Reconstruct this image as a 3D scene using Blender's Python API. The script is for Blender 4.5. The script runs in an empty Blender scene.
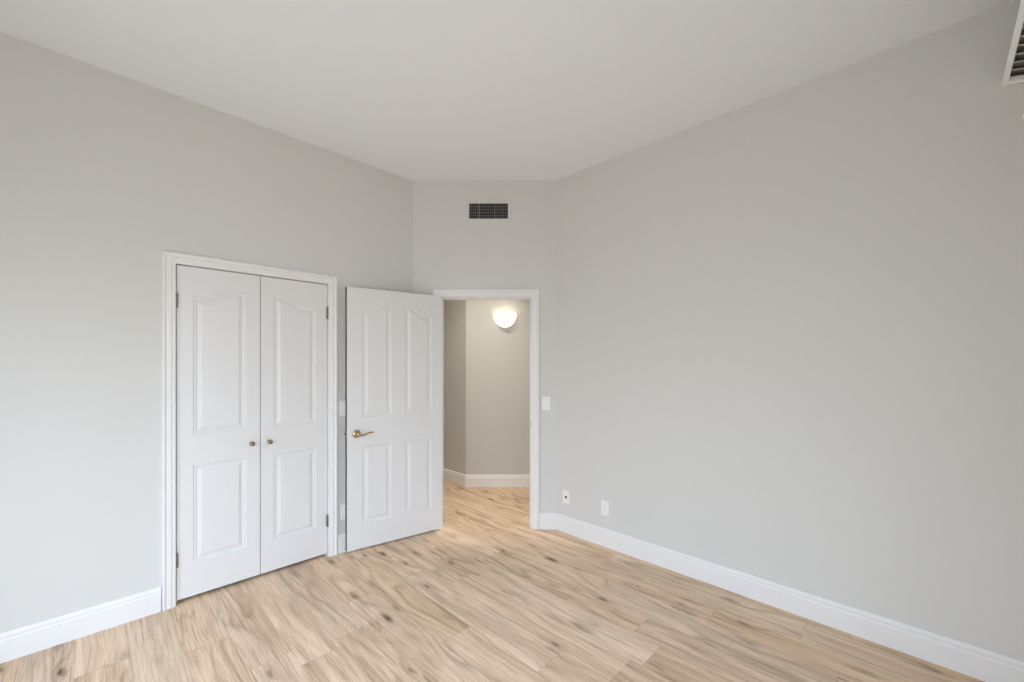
import bpy, bmesh, math
from mathutils import Vector, Matrix
from mathutils.geometry import tessellate_polygon

# ------------------------------------------------------------------ camera frame
# world axes follow the room: left wall is x = 0, right wall is y = RY, floor z = 0
F_PX, CX, HY, EYE = 415.5, 512.0, 364.5, 1.44
ANG = math.radians(44.53)
FW = Vector((-math.sin(ANG), math.cos(ANG), 0.0))        # viewing direction
RT = Vector((FW.y, -FW.x, 0.0))                          # along the angled door wall
D0 = F_PX * 3.05 / 348.0                                 # distance to the angled door wall
CEIL = 3.05
_c1 = RT * ((413 - CX) / F_PX * D0) + FW * D0
CAM = Vector((-_c1.x, 0.0, EYE))
C1 = Vector((0.0, _c1.y, 0.0))                           # corner: left wall / door wall
_c2 = RT * ((556 - CX) / F_PX * D0) + FW * D0
C2 = Vector((_c2.x - _c1.x, _c2.y, 0.0))                 # corner: door wall / right wall
RY = C2.y
XB, YA = 3.85, -0.95                                     # the two window walls behind the camera
def cw(X, Y, z=0.0):                                     # metres right / ahead of the eye -> world
    v = RT * X + FW * Y
    return Vector((v.x + CAM.x, v.y, z))

sc = bpy.context.scene
cam_d = bpy.data.cameras.new('camera')
cam_d.sensor_fit = 'HORIZONTAL'; cam_d.sensor_width = 36.0
cam_d.lens = 36.0 * F_PX / 1024.0
cam_d.shift_y = (HY - 341.0) / 1024.0
cam_d.clip_start = 0.02
cam = bpy.data.objects.new('camera', cam_d)
cam.location = CAM
cam.rotation_euler = (math.pi / 2, 0, ANG)
sc.collection.objects.link(cam); sc.camera = cam

# ------------------------------------------------------------------ light and exposure
w = bpy.data.worlds.new('sky'); sc.world = w; w.use_nodes = True
nt = w.node_tree; nt.nodes.clear()
tc = nt.nodes.new('ShaderNodeTexCoord'); sp = nt.nodes.new('ShaderNodeSeparateXYZ')
rp = nt.nodes.new('ShaderNodeValToRGB'); bg = nt.nodes.new('ShaderNodeBackground')
ow = nt.nodes.new('ShaderNodeOutputWorld'); mr = nt.nodes.new('ShaderNodeMapRange')
mr.inputs['From Min'].default_value = -1.0
nt.links.new(tc.outputs['Generated'], sp.inputs[0]); nt.links.new(sp.outputs['Z'], mr.inputs['Value'])
nt.links.new(mr.outputs[0], rp.inputs[0]); nt.links.new(rp.outputs[0], bg.inputs[0]); nt.links.new(bg.outputs[0], ow.inputs[0])
e = rp.color_ramp.elements                               # pale hazy sky over pale ground
e[0].position = 0.40; e[0].color = (0.36, 0.36, 0.36, 1)
e[1].position = 0.70; e[1].color = (1.08, 1.30, 1.62, 1)
m_ = e.new(0.5); m_.color = (0.54, 0.585, 0.63, 1)
bg.inputs[1].default_value = 4.3
def portal(name, loc, rot, sx, sy):
    d = bpy.data.lights.new(name, 'AREA'); d.shape = 'RECTANGLE'; d.size = sx; d.size_y = sy
    d.cycles.is_portal = True
    o = bpy.data.objects.new(name, d); o.location = loc; o.rotation_euler = rot
    sc.collection.objects.link(o)
WIN_B = (-0.85, 1.10, 0.08, 2.50)      # on wall x = XB : y0, y1, z0, z1
WIN_A = (0.65, 2.85, 0.10, 2.15)      # on wall y = YA : x0, x1, z0, z1
portal('window_daylight', (XB + 0.11, (WIN_B[0] + WIN_B[1]) / 2, (WIN_B[2] + WIN_B[3]) / 2), (math.pi / 2, 0, math.pi / 2), WIN_B[1] - WIN_B[0], WIN_B[3] - WIN_B[2])
portal('window_daylight', ((WIN_A[0] + WIN_A[1]) / 2, YA - 0.11, (WIN_A[2] + WIN_A[3]) / 2), (math.pi / 2, 0, 0), WIN_A[1] - WIN_A[0], WIN_A[3] - WIN_A[2])
sc.view_settings.view_transform = 'Standard'; sc.view_settings.look = 'None'
sc.view_settings.gamma = 1.0; sc.view_settings.use_curve_mapping = False
sc.view_settings.exposure = 0.0
sc.cycles.max_bounces = 16; sc.cycles.diffuse_bounces = 12; sc.cycles.glossy_bounces = 6
sc.cycles.transparent_max_bounces = 12
sc.cycles.use_denoising = True
sc.cycles.caustics_reflective = False; sc.cycles.caustics_refractive = False

# ------------------------------------------------------------------ materials
def s2l(c):
    return tuple(((v / 255) / 12.92 if v / 255 <= 0.04045 else ((v / 255 + 0.055) / 1.055) ** 2.4) for v in c) + (1.0,)
class N:
    def __init__(self, name):
        self.m = bpy.data.materials.new(name); self.m.use_nodes = True
        self.t = self.m.node_tree; self.b = self.t.nodes['Principled BSDF']
    def n(self, kind, **kw):
        x = self.t.nodes.new(kind)
        for k, v in kw.items(): setattr(x, k, v)
        return x
    def l(self, a, b): self.t.links.new(a, b)
    def put(self, sock, v):
        if isinstance(v, (int, float)): sock.default_value = v
        else: self.l(v, sock)
    def math(self, op, a, b=0.0, c=None):
        x = self.n('ShaderNodeMath', operation=op)
        self.put(x.inputs[0], a); self.put(x.inputs[1], b)
        if c is not None: self.put(x.inputs[2], c)
        return x.outputs[0]
    def noise(self, vec, scale, detail=3.0, rough=0.5, dist=0.0):
        x = self.n('ShaderNodeTexNoise'); self.l(vec, x.inputs['Vector'])
        x.inputs['Scale'].default_value = scale; x.inputs['Detail'].default_value = detail
        x.inputs['Roughness'].default_value = rough; x.inputs['Distortion'].default_value = dist
        return x.outputs['Fac']
    def bump(self, h, strength, dist):
        x = self.n('ShaderNodeBump'); x.inputs['Strength'].default_value = strength; x.inputs['Distance'].default_value = dist
        self.l(h, x.inputs['Height']); self.l(x.outputs[0], self.b.inputs['Normal'])
    def mix(self, f, a, b):
        x = self.n('ShaderNodeMix', data_type='RGBA')
        self.put(x.inputs[0], f)
        for s, v in ((x.inputs[6], a), (x.inputs[7], b)):
            if isinstance(v, tuple): s.default_value = v
            else: self.l(v, s)
        return x.outputs[2]
    def combine(self, x_, y_, z_):
        x = self.n('ShaderNodeCombineXYZ')
        for s, v in zip(x.inputs, (x_, y_, z_)): self.put(s, v)
        return x.outputs[0]

def paint(name, col, rough, bump_scale, bump, stretch=(1, 1, 1), vary=0.02):
    k = N(name)
    tc = k.n('ShaderNodeTexCoord'); mp = k.n('ShaderNodeMapping'); mp.inputs['Scale'].default_value = stretch
    k.l(tc.outputs['Object'], mp.inputs[0])
    f = k.noise(mp.outputs[0], 1.3, 3)
    dark = tuple(c * (1 - vary) for c in col[:3]) + (1,)
    k.l(k.mix(f, col, dark), k.b.inputs['Base Color'])
    k.b.inputs['Roughness'].default_value = rough
    k.bump(k.noise(mp.outputs[0], bump_scale, 4, 0.6), bump, 0.002)
    return k.m
def plain(name, col, rough, metal=0.0, scale=60):
    k = N(name)
    tc = k.n('ShaderNodeTexCoord')
    f = k.noise(tc.outputs['Object'], scale, 2)
    k.l(k.mix(f, col, tuple(c * 0.93 for c in col[:3]) + (1,)), k.b.inputs['Base Color'])
    k.b.inputs['Roughness'].default_value = rough; k.b.inputs['Metallic'].default_value = metal
    return k.m
M = {}
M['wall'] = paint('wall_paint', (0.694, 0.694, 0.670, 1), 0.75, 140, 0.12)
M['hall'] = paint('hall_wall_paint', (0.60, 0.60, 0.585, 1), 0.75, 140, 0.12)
M['ceiling'] = paint('ceiling_paint', (0.85, 0.875, 0.895, 1), 0.85, 90, 0.10)
M['trim'] = paint('semi_gloss_trim_paint', (0.835, 0.835, 0.83, 1), 0.35, 40, 0.0)
M['door'] = paint('moulded_door_paint', (0.79, 0.79, 0.79, 1), 0.27, 55, 0.34, (4.0, 4.0, 0.35))
M['plate'] = plain('white_plastic', (0.90, 0.90, 0.90, 1), 0.35)
M['vent'] = plain('vent_enamel', (0.70, 0.70, 0.66, 1), 0.5)
M['vent_white'] = plain('white_vent_enamel', (0.95, 0.95, 0.95, 1), 0.4)
M['duct'] = plain('dark_duct', (0.012, 0.011, 0.010, 1), 0.8)
M['fin'] = plain('grey_grille_metal', (0.27, 0.27, 0.26, 1), 0.55)
M['brass'] = plain('polished_brass', (0.56, 0.43, 0.23, 1), 0.20, 1.0)
M['bronze'] = plain('antique_brass', (0.30, 0.23, 0.13, 1), 0.28, 1.0)
M['nickel'] = plain('satin_nickel', (0.26, 0.25, 0.23, 1), 0.4, 1.0)
M['edge'] = plain('dark_door_edge', (0.075, 0.07, 0.058, 1), 0.7)  # dark tone of the thin strip along the open door's free edge
M['dark'] = plain('dark_socket', (0.03, 0.03, 0.03, 1), 0.5)
M['backing'] = plain('grey_vent_backing', (0.20, 0.19, 0.165, 1), 0.7)
M['slat'] = plain('beige_louvre', (0.62, 0.60, 0.55, 1), 0.5)

# oak plank floor ------------------------------------------------
def make_floor_mat():
    k = N('oak_plank_floor')
    tc = k.n('ShaderNodeTexCoord'); s = k.n('ShaderNodeSeparateXYZ'); k.l(tc.outputs['Object'], s.inputs[0])
    u, v = s.outputs[0], s.outputs[1]
    W, L = 0.19, 1.2
    vr = k.math('DIVIDE', k.math('SUBTRACT', v, 2.61), W)
    row = k.math('FLOOR', vr); vf = k.math('FRACT', vr)
    off = k.math('ADD', k.math('MULTIPLY', row, 0.296), k.math('MULTIPLY', k.math('MULTIPLY', row, row), -0.107))
    ur = k.math('DIVIDE', k.math('SUBTRACT', k.math('SUBTRACT', u, 2.72), off), L)
    col = k.math('FLOOR', ur); uf = k.math('FRACT', ur)
    wn = k.n('ShaderNodeTexWhiteNoise'); wn.noise_dimensions = '2D'
    k.l(k.combine(k.math('ADD', row, 0.37), k.math('ADD', col, 7.13), 0.0), wn.inputs['Vector'])
    sr = k.n('ShaderNodeSeparateColor'); k.l(wn.outputs['Color'], sr.inputs[0])
    r1, r2, r3 = sr.outputs[0], sr.outputs[1], sr.outputs[2]
    # plank-local coordinates, shifted by a random amount
    uu = k.math('ADD', u, k.math('MULTIPLY', r1, 37.0)); vv = k.math('ADD', v, k.math('MULTIPLY', r2, 23.0))
    # knots: stretched voronoi cells, one every hand span or so along a board
    wob = k.noise(k.combine(k.math('MULTIPLY', uu, 14.0), k.math('MULTIPLY', vv, 40.0), 0.0), 1.0, 3, 0.6)
    wob = k.math('MULTIPLY', k.math('SUBTRACT', wob, 0.5), 0.22)
    vo = k.n('ShaderNodeTexVoronoi'); vo.inputs['Scale'].default_value = 1.0; vo.inputs['Randomness'].default_value = 0.9
    k.l(k.combine(k.math('ADD', k.math('MULTIPLY', uu, 3.3), wob), k.math('ADD', k.math('MULTIPLY', vv, 11.0), wob), r3), vo.inputs['Vector'])
    dist = vo.outputs['Distance']
    vsep = k.n('ShaderNodeSeparateColor'); k.l(vo.outputs['Color'], vsep.inputs[0])
    size = k.math('MAXIMUM', k.math('SUBTRACT', vsep.outputs[0], 0.0), 0.0)
    halo = k.math('EXPONENT', k.math('MULTIPLY', k.math('MULTIPLY', dist, dist), -13.0))
    halo = k.math('MULTIPLY', halo, k.math('MINIMUM', k.math('MULTIPLY', size, 1.9), 1.0))
    def rng(x, a, b, c=0.0, d=1.0):
        q = k.n('ShaderNodeMapRange'); k.l(x, q.inputs['Value'])
        q.inputs['From Min'].default_value = a; q.inputs['From Max'].default_value = b
        q.inputs['To Min'].default_value = c; q.inputs['To Max'].default_value = d
        return q.outputs[0]
    knot = rng(k.math('DIVIDE', dist, k.math('ADD', size, 0.02)), 0.04, 0.24, 1.0, 0.0)
    # flowing grain: bands along the board, bent around the knots
    warp = k.noise(k.combine(k.math('MULTIPLY', uu, 1.3), k.math('MULTIPLY', vv, 5.0), 0.0), 1.0, 1, 0.5)
    band = k.math('ADD', k.math('MULTIPLY', vv, 75.0), k.math('ADD', k.math('MULTIPLY', warp, 30.0), k.math('MULTIPLY', halo, 7.0)))
    ring = k.math('POWER', k.math('MULTIPLY', k.math('ADD', k.math('SINE', band), 1.0), 0.5), 3.0)
    bend = k.math('ADD', vv, k.math('ADD', k.math('MULTIPLY', warp, 0.035), k.math('MULTIPLY', halo, 0.010)))
    fine = k.noise(k.combine(k.math('MULTIPLY', uu, 6.0), k.math('MULTIPLY', bend, 170.0), r3), 1.0, 4, 0.7)
    broad = k.noise(k.combine(k.math('MULTIPLY', uu, 1.2), k.math('MULTIPLY', bend, 14.0), r3), 1.0, 3, 0.6)
    streak = k.noise(k.combine(k.math('MULTIPLY', uu, 2.2), k.math('MULTIPLY', bend, 75.0), r1), 1.0, 5, 0.65)
    light = (0.860, 0.655, 0.465, 1); mid = (0.660, 0.470, 0.310, 1); deep = (0.285, 0.180, 0.105, 1); kn = (0.085, 0.050, 0.028, 1)
    c = k.mix(rng(broad, 0.40, 0.72), light, mid)
    c = k.mix(rng(streak, 0.55, 0.69, 0.0, 0.55), c, deep)
    c = k.mix(k.math('MULTIPLY', k.math('MULTIPLY', ring, k.math('ADD', rng(warp, 0.42, 0.62, 0.08, 0.40), k.math('MULTIPLY', halo, 0.20))), 1.0), c, deep)
    c = k.mix(rng(fine, 0.46, 0.74, 0.0, 0.46), c, deep)
    c = k.mix(k.math('MULTIPLY', halo, 0.48), c, deep)
    c = k.mix(k.math('MULTIPLY', knot, 0.85), c, kn)
    tone = k.n('ShaderNodeHueSaturation'); k.l(c, tone.inputs['Color'])
    k.l(rng(r1, 0.0, 1.0, 0.93, 1.04), tone.inputs['Value'])
    k.l(rng(r2, 0.0, 1.0, 0.90, 1.04), tone.inputs['Saturation'])
    # seams between the boards
    ev = k.math('MULTIPLY', k.math('MINIMUM', vf, k.math('SUBTRACT', 1.0, vf)), W)
    eu = k.math('MULTIPLY', k.math('MINIMUM', uf, k.math('SUBTRACT', 1.0, uf)), L)
    ed = k.math('MINIMUM', ev, eu)
    seam = k.n('ShaderNodeMapRange'); k.l(ed, seam.inputs['Value'])
    seam.inputs['From Min'].default_value = 0.0004; seam.inputs['From Max'].default_value = 0.0018
    seam.inputs['To Min'].default_value = 0.34; seam.inputs['To Max'].default_value = 0.0
    c = k.mix(seam.outputs[0], tone.outputs[0], (0.16, 0.10, 0.06, 1))
    k.l(c, k.b.inputs['Base Color'])
    k.l(k.math('ADD', k.math('MULTIPLY', fine, 0.16), 0.46), k.b.inputs['Roughness'])
    k.b.inputs['Specular IOR Level'].default_value = 0.15
    h = k.math('SUBTRACT', k.math('MULTIPLY', fine, 0.25), seam.outputs[0])
    k.bump(h, 0.18, 0.002)
    return k.m
M['floor'] = make_floor_mat()

def make_glass_lamp():
    k = N('frosted_lamp_glass')
    tc = k.n('ShaderNodeTexCoord'); f = k.noise(tc.outputs['Object'], 14, 3)
    k.l(k.mix(f, (0.95, 0.93, 0.90, 1), (0.88, 0.85, 0.80, 1)), k.b.inputs['Base Color'])
    k.b.inputs['Roughness'].default_value = 0.4
    k.b.inputs['Emission Color'].default_value = (1.0, 0.90, 0.78, 1)
    k.b.inputs['Emission Strength'].default_value = 1.1
    return k.m
M['lamp_glass'] = make_glass_lamp()
def make_pane():
    m = bpy.data.materials.new('window_glass'); m.use_nodes = True; t = m.node_tree; t.nodes.clear()
    tr = t.nodes.new('ShaderNodeBsdfTransparent'); gl = t.nodes.new('ShaderNodeBsdfGlossy'); mx = t.nodes.new('ShaderNodeMixShader')
    fr = t.nodes.new('ShaderNodeFresnel'); o = t.nodes.new('ShaderNodeOutputMaterial')
    gl.inputs['Roughness'].default_value = 0.02; fr.inputs[0].default_value = 1.45
    ge = t.nodes.new('ShaderNodeNewGeometry'); ms = t.nodes.new('ShaderNodeMath'); ms.operation = 'SUBTRACT'; ms.use_clamp = True
    t.links.new(fr.outputs[0], ms.inputs[0]); t.links.new(ge.outputs['Backfacing'], ms.inputs[1])   # reflect off the outer faces only
    t.links.new(ms.outputs[0], mx.inputs[0]); t.links.new(tr.outputs[0], mx.inputs[1]); t.links.new(gl.outputs[0], mx.inputs[2]); t.links.new(mx.outputs[0], o.inputs[0])
    return m
M['pane'] = make_pane()

# ------------------------------------------------------------------ mesh helpers
def obj(name, bm, mat, parent=None, smooth=False, loc=None, rot=0.0, bevel=0.0):
    bmesh.ops.recalc_face_normals(bm, faces=bm.faces)
    me = bpy.data.meshes.new(name); bm.to_mesh(me); bm.free()
    me.materials.append(mat)
    if smooth:
        for p in me.polygons: p.use_smooth = True
    o = bpy.data.objects.new(name, me); sc.collection.objects.link(o)
    if parent is not None: o.parent = parent
    if loc is not None: o.location = loc
    o.rotation_euler = (0, 0, rot)
    if bevel:
        b = o.modifiers.new('bevel', 'BEVEL'); b.width = bevel; b.segments = 2; b.limit_method = 'ANGLE'
        b.angle_limit = math.radians(40)
    return o
def empty(name, loc, rot=0.0):
    o = bpy.data.objects.new(name, None); sc.collection.objects.link(o)
    o.location = loc; o.rotation_euler = (0, 0, rot); o.empty_display_size = 0.1
    return o
def tag(o, label, cat=None, kind=None, group=None):
    o['label'] = label
    if cat: o['category'] = cat
    if kind: o['kind'] = kind
    if group: o['group'] = group
    return o
def box(bm, x0, x1, y0, y1, z0, z1):
    vs = [bm.verts.new((x, y, z)) for x in (x0, x1) for y in (y0, y1) for z in (z0, z1)]
    for f in ((0, 1, 3, 2), (4, 6, 7, 5), (0, 4, 5, 1), (2, 3, 7, 6), (0, 2, 6, 4), (1, 5, 7, 3)):
        bm.faces.new([vs[i] for i in f])
def lathe(bm, prof, segs=24, axis='y', org=(0, 0, 0), a0=0.0, a1=2 * math.pi):
    """prof = (radius, distance along axis); turned about that axis through org"""
    full = abs(a1 - a0 - 2 * math.pi) < 1e-6
    n = segs if full else segs + 1
    rings = []
    for r, h in prof:
        if r < 1e-6:
            p = {'y': (0, h, 0), 'z': (0, 0, h)}[axis]
            rings.append([bm.verts.new(Vector(org) + Vector(p))]); continue
        ring = []
        for i in range(n):
            a = a0 + (a1 - a0) * i / segs
            p = (r * math.cos(a), h, r * math.sin(a)) if axis == 'y' else (r * math.cos(a), r * math.sin(a), h)
            ring.append(bm.verts.new(Vector(org) + Vector(p)))
        rings.append(ring)
    for A, B in zip(rings, rings[1:]):
        m = n if full else n - 1
        for i in range(m):
            j = (i + 1) % n
            if len(A) == 1 and len(B) == 1: continue
            if len(A) == 1: bm.faces.new((A[0], B[j], B[i]))
            elif len(B) == 1: bm.faces.new((A[i], A[j], B[0]))
            else: bm.faces.new((A[i], A[j], B[j], B[i]))
def sweep(bm, rows, close=True):
    """rows of matching vertex positions -> skin, end caps when close"""
    R = [[bm.verts.new(p) for p in r] for r in rows]
    n = len(R[0])
    for A, B in zip(R, R[1:]):
        for i in range(n):
            bm.faces.new((A[i], A[(i + 1) % n], B[(i + 1) % n], B[i]))
    if close:
        bm.faces.new(R[0]); bm.faces.new(list(reversed(R[-1])))

# local frame of everything mounted on a wall: x to the right, y into the wall, z up
ROT_L, ROT_R, ROT_B = math.pi / 2, 0.0, ANG
def on_left(y, z): return Vector((0, y, z))
def on_right(x, z): return Vector((x, RY, z))
def on_back(X, z): return cw(X, D0, z)

# ------------------------------------------------------------------ room shell
T = 0.115
def slab(name, label, org, rot, x0, x1, mat, openings=(), h=CEIL, t=T):
    bm = bmesh.new()
    cuts = sorted(openings)
    x = x0
    for (a, b, z0, z1) in cuts:
        box(bm, x, a, 0, t, 0, h)
        if z0 > 0: box(bm, a, b, 0, t, 0, z0)
        if z1 < h: box(bm, a, b, 0, t, z1, h)
        x = b
    box(bm, x, x1, 0, t, 0, h)
    o = obj(name, bm, mat, loc=org, rot=rot)
    tag(o, label, kind='structure'); return o
CL0, CL1, CLH = 0.354, 1.262, 2.050          # closet opening
BX = lambda px: (px - CX) / F_PX * D0
DO0, DO1, DOH = -0.630, 0.176, 2.036         # doorway opening on the door wall
slab('wall_left', 'pale grey left wall with the closet', (0, 0, 0), ROT_L, YA - T, C1.y + 0.06, M['wall'], [(CL0, CL1, 0, CLH)])
slab('wall_back', 'narrow pale grey angled wall with the open doorway', cw(0, D0), ROT_B, -2.1, 0.98, M['wall'], [(DO0, DO1, 0, DOH)])
slab('wall_right', 'long bare pale grey right wall', (0, RY, 0), ROT_R, C2.x - 0.05, XB + T, M['wall'])
slab('wall_window', 'pale grey wall with window facing the closet', (XB, 0, 0), -math.pi / 2, -RY - T, -YA + T, M['wall'], [(-WIN_B[1], -WIN_B[0], WIN_B[2], WIN_B[3])])
slab('wall_rear', 'pale grey wall with window facing the long bare wall', (0, YA, 0), math.pi, -XB - T, T, M['wall'], [(-WIN_A[1], -WIN_A[0], WIN_A[2], WIN_A[3])])
# hall beyond the doorway
HD = F_PX * EYE / (486.5 - HY)
hc = cw(-0.543, HD)
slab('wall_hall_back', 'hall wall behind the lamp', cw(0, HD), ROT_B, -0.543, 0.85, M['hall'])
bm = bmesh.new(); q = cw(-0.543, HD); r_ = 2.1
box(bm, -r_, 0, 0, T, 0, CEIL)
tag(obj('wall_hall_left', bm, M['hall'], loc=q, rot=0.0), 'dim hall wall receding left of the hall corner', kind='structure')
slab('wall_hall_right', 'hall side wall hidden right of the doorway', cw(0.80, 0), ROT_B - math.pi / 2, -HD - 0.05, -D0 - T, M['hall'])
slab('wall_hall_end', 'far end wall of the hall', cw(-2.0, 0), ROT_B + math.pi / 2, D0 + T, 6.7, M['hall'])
# closet interior
bm = bmesh.new()
box(bm, -0.62, -0.60, CL0 - 0.1, CL1 + 0.1, 0, 2.3); box(bm, -0.60, -T, CL0 - 0.1, CL0 - 0.08, 0, 2.3)
box(bm, -0.60, -T, CL1 + 0.08, CL1 + 0.10, 0, 2.3); box(bm, -0.60, -T, CL0 - 0.08, CL1 + 0.08, 2.28, 2.3)
tag(obj('wall_closet', bm, M['wall']), 'closet interior behind the double doors', kind='structure')
def hull_slab(name, z0, z1, mat, label):
    bm = bmesh.new(); box(bm, -4.6, XB + 0.2, YA - 0.2, 5.6, z0, z1)
    tag(obj(name, bm, mat), label, kind='structure')
hull_slab('floor', -0.06, 0.0, M['floor'], 'light oak plank floor')
hull_slab('ceiling', CEIL, CEIL + 0.08, M['ceiling'], 'flat off-white ceiling')

# windows behind the camera
def window(name, label, loc, rot, w_, h_):
    r = empty(name, loc, rot); tag(r, label, kind='structure')
    bm = bmesh.new()
    for (a, b, c, d) in ((0, w_, 0, 0.05), (0, w_, h_ - 0.05, h_), (0, 0.05, 0.05, h_ - 0.05), (w_ - 0.05, w_, 0.05, h_ - 0.05), (w_ / 2 - 0.03, w_ / 2 + 0.03, 0.05, h_ - 0.05)):
        box(bm, a, b, 0.03, 0.09, c, d)
    obj('window_frame', bm, M['trim'], r)
    bm = bmesh.new(); box(bm, 0.045, w_ - 0.045, 0.058, 0.062, 0.045, h_ - 0.045)
    obj('window_pane', bm, M['pane'], r)
window('window_1', 'white framed window opposite the closet', (XB, WIN_B[1], WIN_B[2]), -math.pi / 2, WIN_B[1] - WIN_B[0], WIN_B[3] - WIN_B[2])
window('window_2', 'white framed window opposite the bare right wall', (WIN_A[1], YA, WIN_A[2]), math.pi, WIN_A[1] - WIN_A[0], WIN_A[3] - WIN_A[2])

# baseboards ---------------------------------------------------
BP = [(0, 0), (0.015, 0), (0.015, 0.104), (0.0135, 0.108), (0.011, 0.111), (0.0115, 0.116), (0.0125, 0.122), (0.011, 0.131), (0.008, 0.137), (0.004, 0.140), (0, 0.140)]
def baseboard(name, label, org, rot, x0, x1, m0=0.0, m1=0.0):
    bm = bmesh.new()
    sweep(bm, [[(x0 + t * m0, -t, z) for t, z in BP], [(x1 - t * m1, -t, z) for t, z in BP]])
    return tag(obj(name, bm, M['trim'], loc=org, rot=rot), label, kind='structure')
K = math.tan(math.radians(22.5))
CW_ = 0.062
baseboard('baseboard_left', 'white baseboard left of the closet', (0, 0, 0), ROT_L, YA, CL0 - CW_, 1.0, 0)
baseboard('baseboard_left', 'white baseboard piece between closet and opened door', (0, 0, 0), ROT_L, CL1 + CW_, C1.y, 0, K)
baseboard('baseboard_back', 'short white baseboard behind the opened door', cw(0, D0), ROT_B, BX(413), DO0 - CW_, K, 0)
baseboard('baseboard_back', 'short white baseboard right of the doorway', cw(0, D0), ROT_B, DO1 + CW_, BX(556), 0, K)
baseboard('baseboard_right', 'long white baseboard under the right wall', (0, RY, 0), ROT_R, C2.x, XB, K, 1.0)
baseboard('baseboard_window', 'white baseboard under the window opposite the closet', (XB, 0, 0), -math.pi / 2, -RY, -YA, 1.0, 1.0)
baseboard('baseboard_rear', 'white baseboard under the window opposite the bare wall', (0, YA, 0), math.pi, -XB, 0, 1.0, 1.0)
baseboard('baseboard_hall', 'white baseboard under the hall lamp', cw(0, HD), ROT_B, -0.543, 0.80, -K, 1.0)
baseboard('baseboard_hall', 'white baseboard receding along the dim hall wall', q, 0.0, -2.05, 0, 0, -K)

# casings ------------------------------------------------------
CP = [(0, 0), (0, 0.010), (0.003, 0.012), (0.016, 0.012), (0.019, 0.015), (0.024, 0.0165), (0.036, 0.0165), (0.041, 0.014), (0.045, 0.0155), (0.049, 0.021), (0.055, 0.0225), (0.060, 0.021), (CW_, 0.018), (CW_, 0)]
def casing(bm, x0, x1, h, side=-1):
    rows = [[(x0 - q_, side * t, 0) for q_, t in CP], [(x0 - q_, side * t, h + q_) for q_, t in CP],
            [(x1 + q_, side * t, h + q_) for q_, t in CP], [(x1 + q_, side * t, 0) for q_, t in CP]]
    sweep(bm, rows)
def jamb(bm, x0, x1, h, depth, stop, j=0.007):
    box(bm, x0 - 0.001, x0 + j, 0.0, depth, 0, h); box(bm, x1 - j, x1 + 0.001, 0.0, depth, 0, h); box(bm, x0 + j, x1 - j, 0.0, depth, h - j, h + 0.001)
    s = 0.010
    box(bm, x0 + j, x0 + j + s, stop, stop + 0.035, 0, h - j); box(bm, x1 - j - s, x1 - j, stop, stop + 0.035, 0, h - j)
    box(bm, x0 + j + s, x1 - j - s, stop, stop + 0.035, h - j - s, h - j)
t1 = empty('trim_1', (0, 0, 0), ROT_L); tag(t1, 'white moulded casing around the closet double doors', kind='structure')
bm = bmesh.new(); casing(bm, CL0 + 0.006, CL1 - 0.006, CLH - 0.006); obj('door_casing', bm, M['trim'], t1)
bm = bmesh.new(); jamb(bm, CL0, CL1, CLH, T, 0.045); obj('door_jamb', bm, M['trim'], t1)
t2 = empty('trim_2', cw(0, D0), ROT_B); tag(t2, 'white moulded casing around the open doorway to the hall', kind='structure')
bm = bmesh.new(); casing(bm, DO0 + 0.001, DO1 - 0.001, DOH)
obj('door_casing', bm, M['trim'], t2)
bm = bmesh.new(); bm2 = bmesh.new()
jamb(bm, DO0, DO1, DOH, T, 0.045); obj('door_jamb', bm, M['trim'], t2)
casing(bm2, DO0 + 0.001, DO1 - 0.001, DOH, 1)
for v in bm2.verts: v.co.y += T
obj('door_casing', bm2, M['trim'], t2)
bm = bmesh.new(); box(bm, DO1 - 0.0090, DO1 - 0.0068, 0.004, 0.032, 0.885, 0.945); obj('strike_plate', bm, M['nickel'], t2)['label'] = 'small grey metal strike plate'

# ------------------------------------------------------------------ doors
def scurve(x):                                            # S shaped top edge of the arched panels
    x = min(1, max(0, (x - 0.16) / 0.72)); return 0.5 - 0.5 * math.cos(math.pi * x)
PROF = [(0.0, 0.0), (0.003, 0.0045), (0.007, 0.0060), (0.011, 0.0045), (0.014, 0.0050), (0.017, 0.0085), (0.022, 0.0090), (0.030, 0.0068), (0.040, 0.0030), (0.043, 0.0018), (0.046, 0.0015)]
def panel_loop(x0, x1, z0, za, zb, d):
    """loop at inset d; top runs from za at x0 to zb at x1 in an S curve"""
    pts = [(x0 + d, z0 + d), (x1 - d, z0 + d)]
    n = 20 if abs(za - zb) > 1e-5 else 1
    for i in range(n + 1):
        f = 1 - i / n
        x = x0 + d + (x1 - x0 - 2 * d) * f
        s = scurve(f) if zb > za else scurve(1 - f)
        top = min(za, zb) + abs(zb - za) * s
        pts.append((x, top - d))
    return pts
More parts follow.
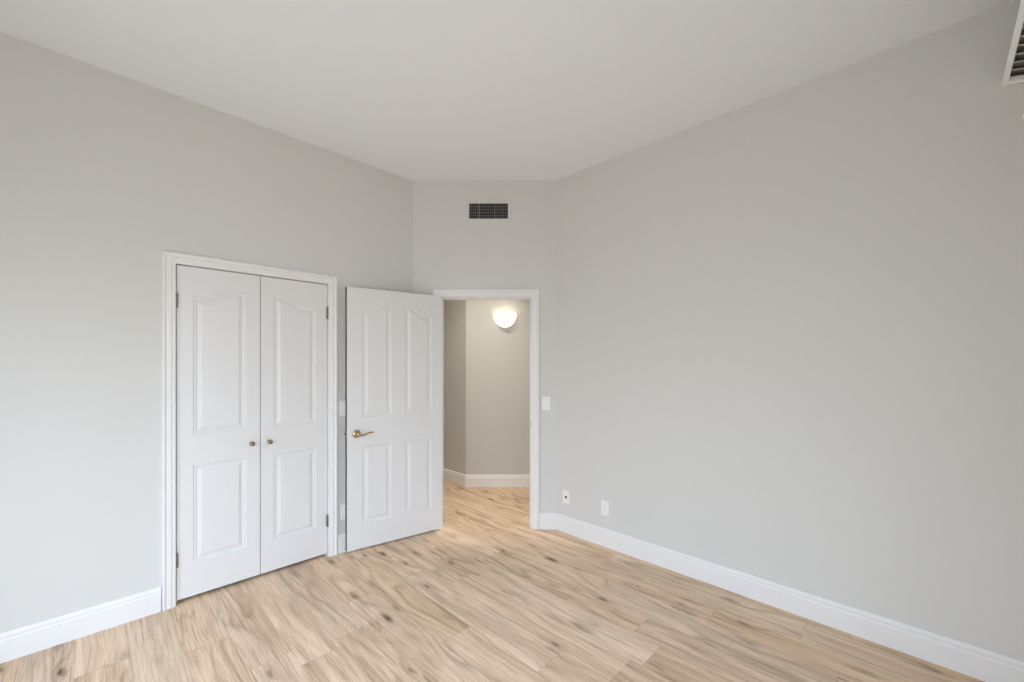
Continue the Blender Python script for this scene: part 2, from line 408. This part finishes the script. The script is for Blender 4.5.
def leaf(name, w_, h_, panels, mat, parent, th=0.038, z0=0.0, edge_mat=None):
    """face at local y = 0 looking to -y, hinge side anywhere; panels cut on both faces"""
    bm = bmesh.new()
    outer = [(0, z0), (w_, z0), (w_, h_), (0, h_)]
    for side in (0, 1):
        Y = th if side else 0.0; sg = -1 if side else 1
        loops = [panel_loop(*p, 0.0) for p in panels]
        polys = [[Vector((x, z, 0)) for x, z in l] for l in [outer] + loops]
        flat = [p for l in polys for p in l]
        vs = [bm.verts.new((p.x, Y, p.y)) for p in flat]
        for tri in tessellate_polygon(polys):
            bm.faces.new([vs[i] for i in tri])
        if side == 0: fo = vs[:4]
        else: bo = vs[:4]
        i0 = 4
        for p, l in zip(panels, loops):
            prev = vs[i0:i0 + len(l)]; i0 += len(l)
            for d, dep in PROF[1:]:
                cur = [bm.verts.new((x, Y + sg * dep, z)) for x, z in panel_loop(*p, d)]
                m = len(cur)
                for i in range(m): bm.faces.new((prev[i], prev[(i + 1) % m], cur[(i + 1) % m], cur[i]))
                prev = cur
            bm.faces.new(prev)
    for i in range(4): bm.faces.new((fo[i], fo[(i + 1) % 4], bo[(i + 1) % 4], bo[i]))
    return obj(name, bm, mat, parent)
def knob(parent, x, z):
    bm = bmesh.new()
    lathe(bm, [(0.0, 0.0), (0.0125, 0.0), (0.0125, -0.002), (0.0095, -0.004), (0.006, -0.006), (0.0058, -0.014), (0.009, -0.018), (0.0135, -0.022), (0.0145, -0.026), (0.0125, -0.030), (0.006, -0.032), (0.0, -0.0325)], 24, 'y', (x, 0, z))
    obj('knob', bm, M['bronze'], parent, smooth=True)['label'] = 'small round antique brass knob'
def hinge(parent, x, z, mat, y=-0.004):
    bm = bmesh.new()
    lathe(bm, [(0, -0.045), (0.0035, -0.045), (0.0055, -0.041), (0.0055, 0.041), (0.0035, 0.045), (0, 0.045)], 12, 'z', (x, y, z))
    for s in (-0.018, -0.0, 0.018):
        lathe(bm, [(0.0055, s - 0.0012), (0.0061, s - 0.0008), (0.0061, s + 0.0008), (0.0055, s + 0.0012)], 12, 'z', (x, y, z))
    box(bm, x - 0.010, x + 0.010, y + 0.003, y + 0.006, z - 0.044, z + 0.044)
    obj('hinge', bm, mat, parent, smooth=False)['label'] = 'grey metal hinge knuckle'
LW = 0.440
gz = 0.024
d1 = empty('door_1', on_left(0.3660, 0), ROT_L); tag(d1, 'left leaf of the white closet double doors, hinged on its left', 'door', 'structure')
d2 = empty('door_2', on_left(0.8105, 0), ROT_L); tag(d2, 'right leaf of the white closet double doors, hinged on its right', 'door', 'structure')
pl = [(0.079, LW - 0.079, 1.008, 1.852, 1.912), (0.079, LW - 0.079, 0.226, 0.826, 0.826)]
pr = [(0.079, LW - 0.079, 1.008, 1.912, 1.852), (0.079, LW - 0.079, 0.226, 0.826, 0.826)]
l1 = leaf('door_leaf', LW, 2.037, pl, M['door'], d1, z0=gz); l1.location.y = 0.007
l2 = leaf('door_leaf', LW, 2.037, pr, M['door'], d2, z0=gz); l2.location.y = 0.007
# closet jamb is flush: leaves stand between the jamb faces
knob(d1, 0.390, 0.914); knob(d2, LW - 0.390, 0.914)
for z in (1.825, 0.268): hinge(d1, -0.0035, z, M['nickel'])
for z in (1.825, 0.268): hinge(d2, LW + 0.0035, z, M['nickel'])

# the opened room door
P = Vector((0.060, 1.373, 0)); Q = Vector((0.190, 2.158, 0))
dv = (Q - P).normalized(); DW = 0.797
rot3 = math.atan2(dv.y, dv.x)
d3 = empty('door_3', P, rot3); tag(d3, 'wide white four panel door standing open beside the closet', 'door', 'structure')
pn = [(0.114, 0.347, 1.030, 1.850, 1.918), (0.463, 0.704, 1.030, 1.915, 1.850), (0.114, 0.345, 0.200, 0.806, 0.806), (0.463, 0.700, 0.200, 0.806, 0.806)]
l3 = leaf('door_leaf', DW, 2.034, pn, M['door'], d3, z0=0.012)
bm = bmesh.new(); box(bm, -0.0012, 0.0, 0.003, 0.038, 0.014, 2.032); obj('door_edge', bm, M['edge'], d3)['label'] = 'dark free edge of the door'
bm = bmesh.new(); box(bm, -0.0035, -0.0012, 0.006, 0.031, 0.883, 0.940); box(bm, -0.014, -0.0035, 0.012, 0.024, 0.902, 0.920)
obj('latch', bm, M['nickel'], d3, bevel=0.001)
bm = bmesh.new()
lathe(bm, [(0, 0), (0.030, 0), (0.0315, -0.003), (0.030, -0.007), (0.024, -0.010), (0.014, -0.012), (0.0115, -0.020), (0.0115, -0.040), (0.013, -0.046), (0.009, -0.052), (0, -0.053)], 32, 'y', (0.070, 0, 0.905))
hd = obj('door_handle', bm, M['brass'], d3, smooth=True)
bm = bmesh.new(); rows = []
for i in range(15):
    f = i / 14; x = 0.070 + 0.115 * f
    z = 0.905 - 0.010 * math.sin(math.pi * min(1, f * 1.5)) + 0.006 * math.sin(math.pi * f) * f + 0.008 * f ** 2
    ry = 0.0075 - 0.003 * f; rz = 0.0095 - 0.005 * f
    if i in (13, 14): rz *= 1.3; ry *= 1.2
    rows.append([(x, -0.046 + ry * math.sin(a), z + rz * math.cos(a)) for a in [2 * math.pi * j / 12 for j in range(12)]])
sweep(bm, rows)
lv = obj('lever', bm, M['brass'], hd, smooth=True)
lv['label'] = 'slim curved brass lever'
for z in (1.83, 1.02, 0.22): hinge(d3, DW + 0.004, z, M['nickel'], y=0.038)

# ------------------------------------------------------------------ switches and wall plates
def plate_thing(name, label, cat, loc, rot, kind, group=None):
    """loc is the centre of the plate; plate is 70 x 115 mm"""
    r = empty(name, loc, rot); tag(r, label, cat, group=group)
    bm = bmesh.new(); w2, h2 = 0.036, 0.059
    rows = []
    for (ins, y) in ((0, 0.0), (0, -0.003), (0.002, -0.005), (0.005, -0.006)):
        rows.append([(-w2 + ins, y, -h2 + ins), (w2 - ins, y, -h2 + ins), (w2 - ins, y, h2 - ins), (-w2 + ins, y, h2 - ins)])
    sweep(bm, rows)
    obj('cover_plate', bm, M['plate'], r)
    for z in (-0.042, 0.042) if kind != 'rocker' else (-0.048, 0.048):
        bm = bmesh.new()
        lathe(bm, [(0, -0.0060), (0.003, -0.0060), (0.0026, -0.0072), (0, -0.0075)], 12, 'y', (0, 0, z))
        obj('screw', bm, M['plate'], r)
    if kind == 'rocker':
        bm = bmesh.new()
        sweep(bm, [[(-0.017, -0.006, -0.034), (-0.017, -0.006, 0.034), (-0.017, -0.0075, 0.034), (-0.017, -0.0085, 0.0), (-0.017, -0.0115, -0.034)],
                   [(0.017, -0.006, -0.034), (0.017, -0.006, 0.034), (0.017, -0.0075, 0.034), (0.017, -0.0085, 0.0), (0.017, -0.0115, -0.034)]])
        obj('rocker', bm, M['plate'], r)
    elif kind == 'coax':
        bm = bmesh.new()
        lathe(bm, [(0, -0.006), (0.0095, -0.006), (0.0095, -0.009), (0.0055, -0.0095), (0.0055, -0.016), (0.003, -0.016), (0.0, -0.012)], 16, 'y', (0, 0, 0))
        obj('cable_socket', bm, M['dark'], r, smooth=True)['label'] = 'small dark round cable socket'
    elif kind == 'outlet':
        for z in (0.0195, -0.0195):
            bm = bmesh.new()
            lathe(bm, [(0, -0.0055), (0.0165, -0.0055), (0.0165, -0.0085), (0.0155, -0.009), (0, -0.009)], 24, 'y', (0, 0, z))
            f_ = obj('socket', bm, M['plate'], r)
            bm = bmesh.new()
            box(bm, -0.0075, -0.0055, -0.0094, -0.0088, z - 0.003, z + 0.006); box(bm, 0.0055, 0.0075, -0.0094, -0.0088, z - 0.002, z + 0.005)
            lathe(bm, [(0, -0.0088), (0.0025, -0.0088), (0.0025, -0.0094), (0, -0.0094)], 10, 'y', (0, 0, z - 0.0085))
            obj('slot', bm, M['slotgrey'], f_)
    return r
M['slotgrey'] = plain('socket_slots', (0.30, 0.30, 0.30, 1), 0.6)
plate_thing('light_switch', 'white rocker light switch between the doorway casing and the long right wall', 'light switch', on_back(0.299, 1.098), ROT_B, 'rocker')
plate_thing('light_switch', 'white light switch between the closet casing and the opened door', 'light switch', on_left(1.374, 1.101), ROT_L, 'rocker')
plate_thing('wall_outlet', 'low white outlet half hidden behind the opened door, above the baseboard', 'outlet', on_left(1.388, 0.305), ROT_L, 'outlet')
plate_thing('cable_plate', 'white wall plate with one dark round cable socket, nearest the room corner', 'wall plate', on_right(1.007, 0.305), ROT_R, 'coax')
plate_thing('wall_outlet', 'white outlet low on the long right wall, right of the cable plate', 'outlet', on_right(1.389, 0.302), ROT_R, 'outlet')

# ------------------------------------------------------------------ air vent above the doorway
av = empty('air_vent', on_back(-0.2055, 2.7835), ROT_B)
tag(av, 'rectangular air vent with dark grille high above the doorway', 'vent')
bm = bmesh.new()
W2, H2, w2, h2 = 0.197, 0.0985, 0.169, 0.0665
def rect(a, b, y): return [(-a, y, -b), (a, y, -b), (a, y, b), (-a, y, b)]
prev = None
for (a, b, y) in ((W2, H2, 0.0), (W2, H2, -0.004), (W2 - 0.004, H2 - 0.004, -0.007), (w2 + 0.006, h2 + 0.006, -0.009), (w2, h2, -0.006), (w2, h2, 0.0)):
    cur = [bm.verts.new(p) for p in rect(a, b, y)]
    if prev:
        for i in range(4): bm.faces.new((prev[i], prev[(i + 1) % 4], cur[(i + 1) % 4], cur[i]))
    prev = cur
obj('vent_frame', bm, M['vent'], av)
bm = bmesh.new(); box(bm, -w2 - 0.002, w2 + 0.002, -0.0015, -0.0005, -h2 - 0.002, h2 + 0.002); obj('duct_backing', bm, M['duct'], av)
bm = bmesh.new()
for i in range(1, 5):
    z = -h2 + 2 * h2 * i / 5; box(bm, -w2, w2, -0.0045, -0.0015, z - 0.0009, z + 0.0009)
for i in range(1, 18):
    x = -w2 + 2 * w2 * i / 18; box(bm, x - 0.0012, x + 0.0012, -0.0055, -0.0035, -h2, h2)
for x in (-0.083, 0.055): box(bm, x - 0.0026, x + 0.0026, -0.006, -0.003, -h2, h2)
obj('grille', bm, M['fin'], av)

# ------------------------------------------------------------------ louvred panel at the upper right
def c2w(v): return (RT * v.x + FW * v.y + Vector((0, 0, v.z))).normalized()
ex = c2w(Vector((-0.715, -0.70, 0))); ey = c2w(Vector((0.700, -0.715, -0.228)))
ey = (ey - ex * ey.dot(ex)).normalized(); ez = ex.cross(ey)
if ez.z < 0: ez = -ez
cor = Vector((3.429, RY - 0.004, 2.687))
pv = empty('louvred_vent', cor)
pv.matrix_world = Matrix(((ex.x, ey.x, ez.x, cor.x), (ex.y, ey.y, ez.y, cor.y), (ex.z, ey.z, ez.z, cor.z), (0, 0, 0, 1)))
tag(pv, 'white framed louvred vent panel jutting out high at the right edge of the photo', 'vent')
LX, LY, fr_, th_ = 0.62, 0.50, 0.019, 0.022
bm = bmesh.new()
box(bm, 0, LX, 0, fr_, 0, th_); box(bm, 0, LX, LY - fr_, LY, 0, th_); box(bm, 0, fr_, fr_, LY - fr_, 0, th_); box(bm, LX - fr_, LX, fr_, LY - fr_, 0, th_)
obj('vent_frame', bm, M['vent_white'], pv, bevel=0.002)
bm = bmesh.new(); box(bm, 0.004, LX - 0.004, 0.004, LY - 0.004, th_, th_ + 0.003); obj('duct_backing', bm, M['backing'], pv)
n_ = 9
for i in range(n_):
    x = fr_ + 0.004 + (LX - 2 * fr_) * i / n_
    bm = bmesh.new()
    sweep(bm, [[(x + 0.036, y, 0.004), (x + 0.038, y, 0.005), (x + 0.004, y, 0.019), (x + 0.003, y, 0.017)] for y in (fr_, LY - fr_)])
    obj('louvre', bm, M['slat'], pv)

# small white hook below it
hk = empty('wall_hook', on_right(3.500, 2.523), 0); tag(hk, 'tiny white round peg on the right wall below the louvred vent', 'hook')
bm = bmesh.new(); lathe(bm, [(0, 0), (0.011, 0), (0.011, -0.003), (0.006, -0.005), (0.006, -0.014), (0.011, -0.018), (0.012, -0.023), (0.008, -0.027), (0, -0.028)], 20, 'y')
obj('peg', bm, M['plate'], hk, smooth=True)

# ------------------------------------------------------------------ hall wall lamp
SX, SZ = -0.083, 2.036
wl = empty('wall_lamp', cw(SX, HD, SZ), ROT_B); tag(wl, 'glowing half bowl wall lamp of frosted glass in the hall', 'lamp')
bm = bmesh.new(); R = 0.140; D = 0.160
prof = [(R, 0.0), (R * 1.0, -0.004)] + [(R * math.cos(a), -D * math.sin(a)) for a in [math.radians(8 * i) for i in range(1, 12)]] + [(0.0, -D)]
inner = [(0.0, -D + 0.005)] + [((R - 0.005) * math.cos(a), -(D - 0.005) * math.sin(a)) for a in [math.radians(8 * i) for i in range(11, 0, -1)]] + [(R - 0.005, 0.0)]
lathe(bm, prof + inner + [(R, 0.0)], 28, 'z', (0, 0, 0), math.pi, 2 * math.pi)
obj('lamp_shade', bm, M['lamp_glass'], wl, smooth=True)
bm = bmesh.new(); box(bm, -0.05, 0.05, -0.012, 0.0, -0.10, -0.02); obj('back_plate', bm, M['plate'], wl, bevel=0.003)
bm = bmesh.new(); lathe(bm, [(0, -0.085), (0.012, -0.085), (0.013, -0.060), (0.026, -0.035), (0.028, -0.020), (0.018, -0.004), (0, 0.0)], 16, 'z', (0, -0.062, -0.045))
k = N('lit_bulb'); k.b.inputs['Emission Color'].default_value = (1, 0.85, 0.68, 1); k.b.inputs['Emission Strength'].default_value = 2.0
k.l(k.mix(k.noise(k.n('ShaderNodeTexCoord').outputs['Object'], 8), (0.9, 0.88, 0.84, 1), (0.88, 0.86, 0.82, 1)), k.b.inputs['Base Color'])
obj('bulb', bm, k.m, wl, smooth=True)
ld = bpy.data.lights.new('lamp_glow', 'POINT'); ld.energy = 0.2; ld.color = (1.0, 0.84, 0.66); ld.shadow_soft_size = 0.02
lo = bpy.data.objects.new('lamp_glow', ld); sc.collection.objects.link(lo); lo.parent = wl; lo.location = (0, -0.062, -0.022)

# added flush ceiling lamp, unseen above the doorway, to brighten the hall
cl = empty('added_hall_light', cw(-0.42, 3.98, CEIL), ROT_B); tag(cl, 'round flush ceiling lamp added out of view to brighten the hall', 'lamp')
bm = bmesh.new(); lathe(bm, [(0, 0), (0.15, 0), (0.15, -0.02), (0.14, -0.025), (0, -0.025)], 32, 'z'); obj('base', bm, M['plate'], cl)
bm = bmesh.new(); lathe(bm, [(0.135, -0.025), (0.13, -0.05), (0.09, -0.08), (0.04, -0.092), (0, -0.095)], 32, 'z'); obj('lamp_shade', bm, M['lamp_glass'], cl, smooth=True)
ld = bpy.data.lights.new('hall_fill_light', 'SPOT'); ld.shadow_soft_size = 0.15; ld.spot_size = math.radians(135); ld.spot_blend = 1.0; ld.energy = 160.0; ld.color = (1.0, 0.90, 0.77)
lo = bpy.data.objects.new('hall_fill_light', ld); sc.collection.objects.link(lo); lo.parent = cl; lo.location = (0, 0, -0.10)
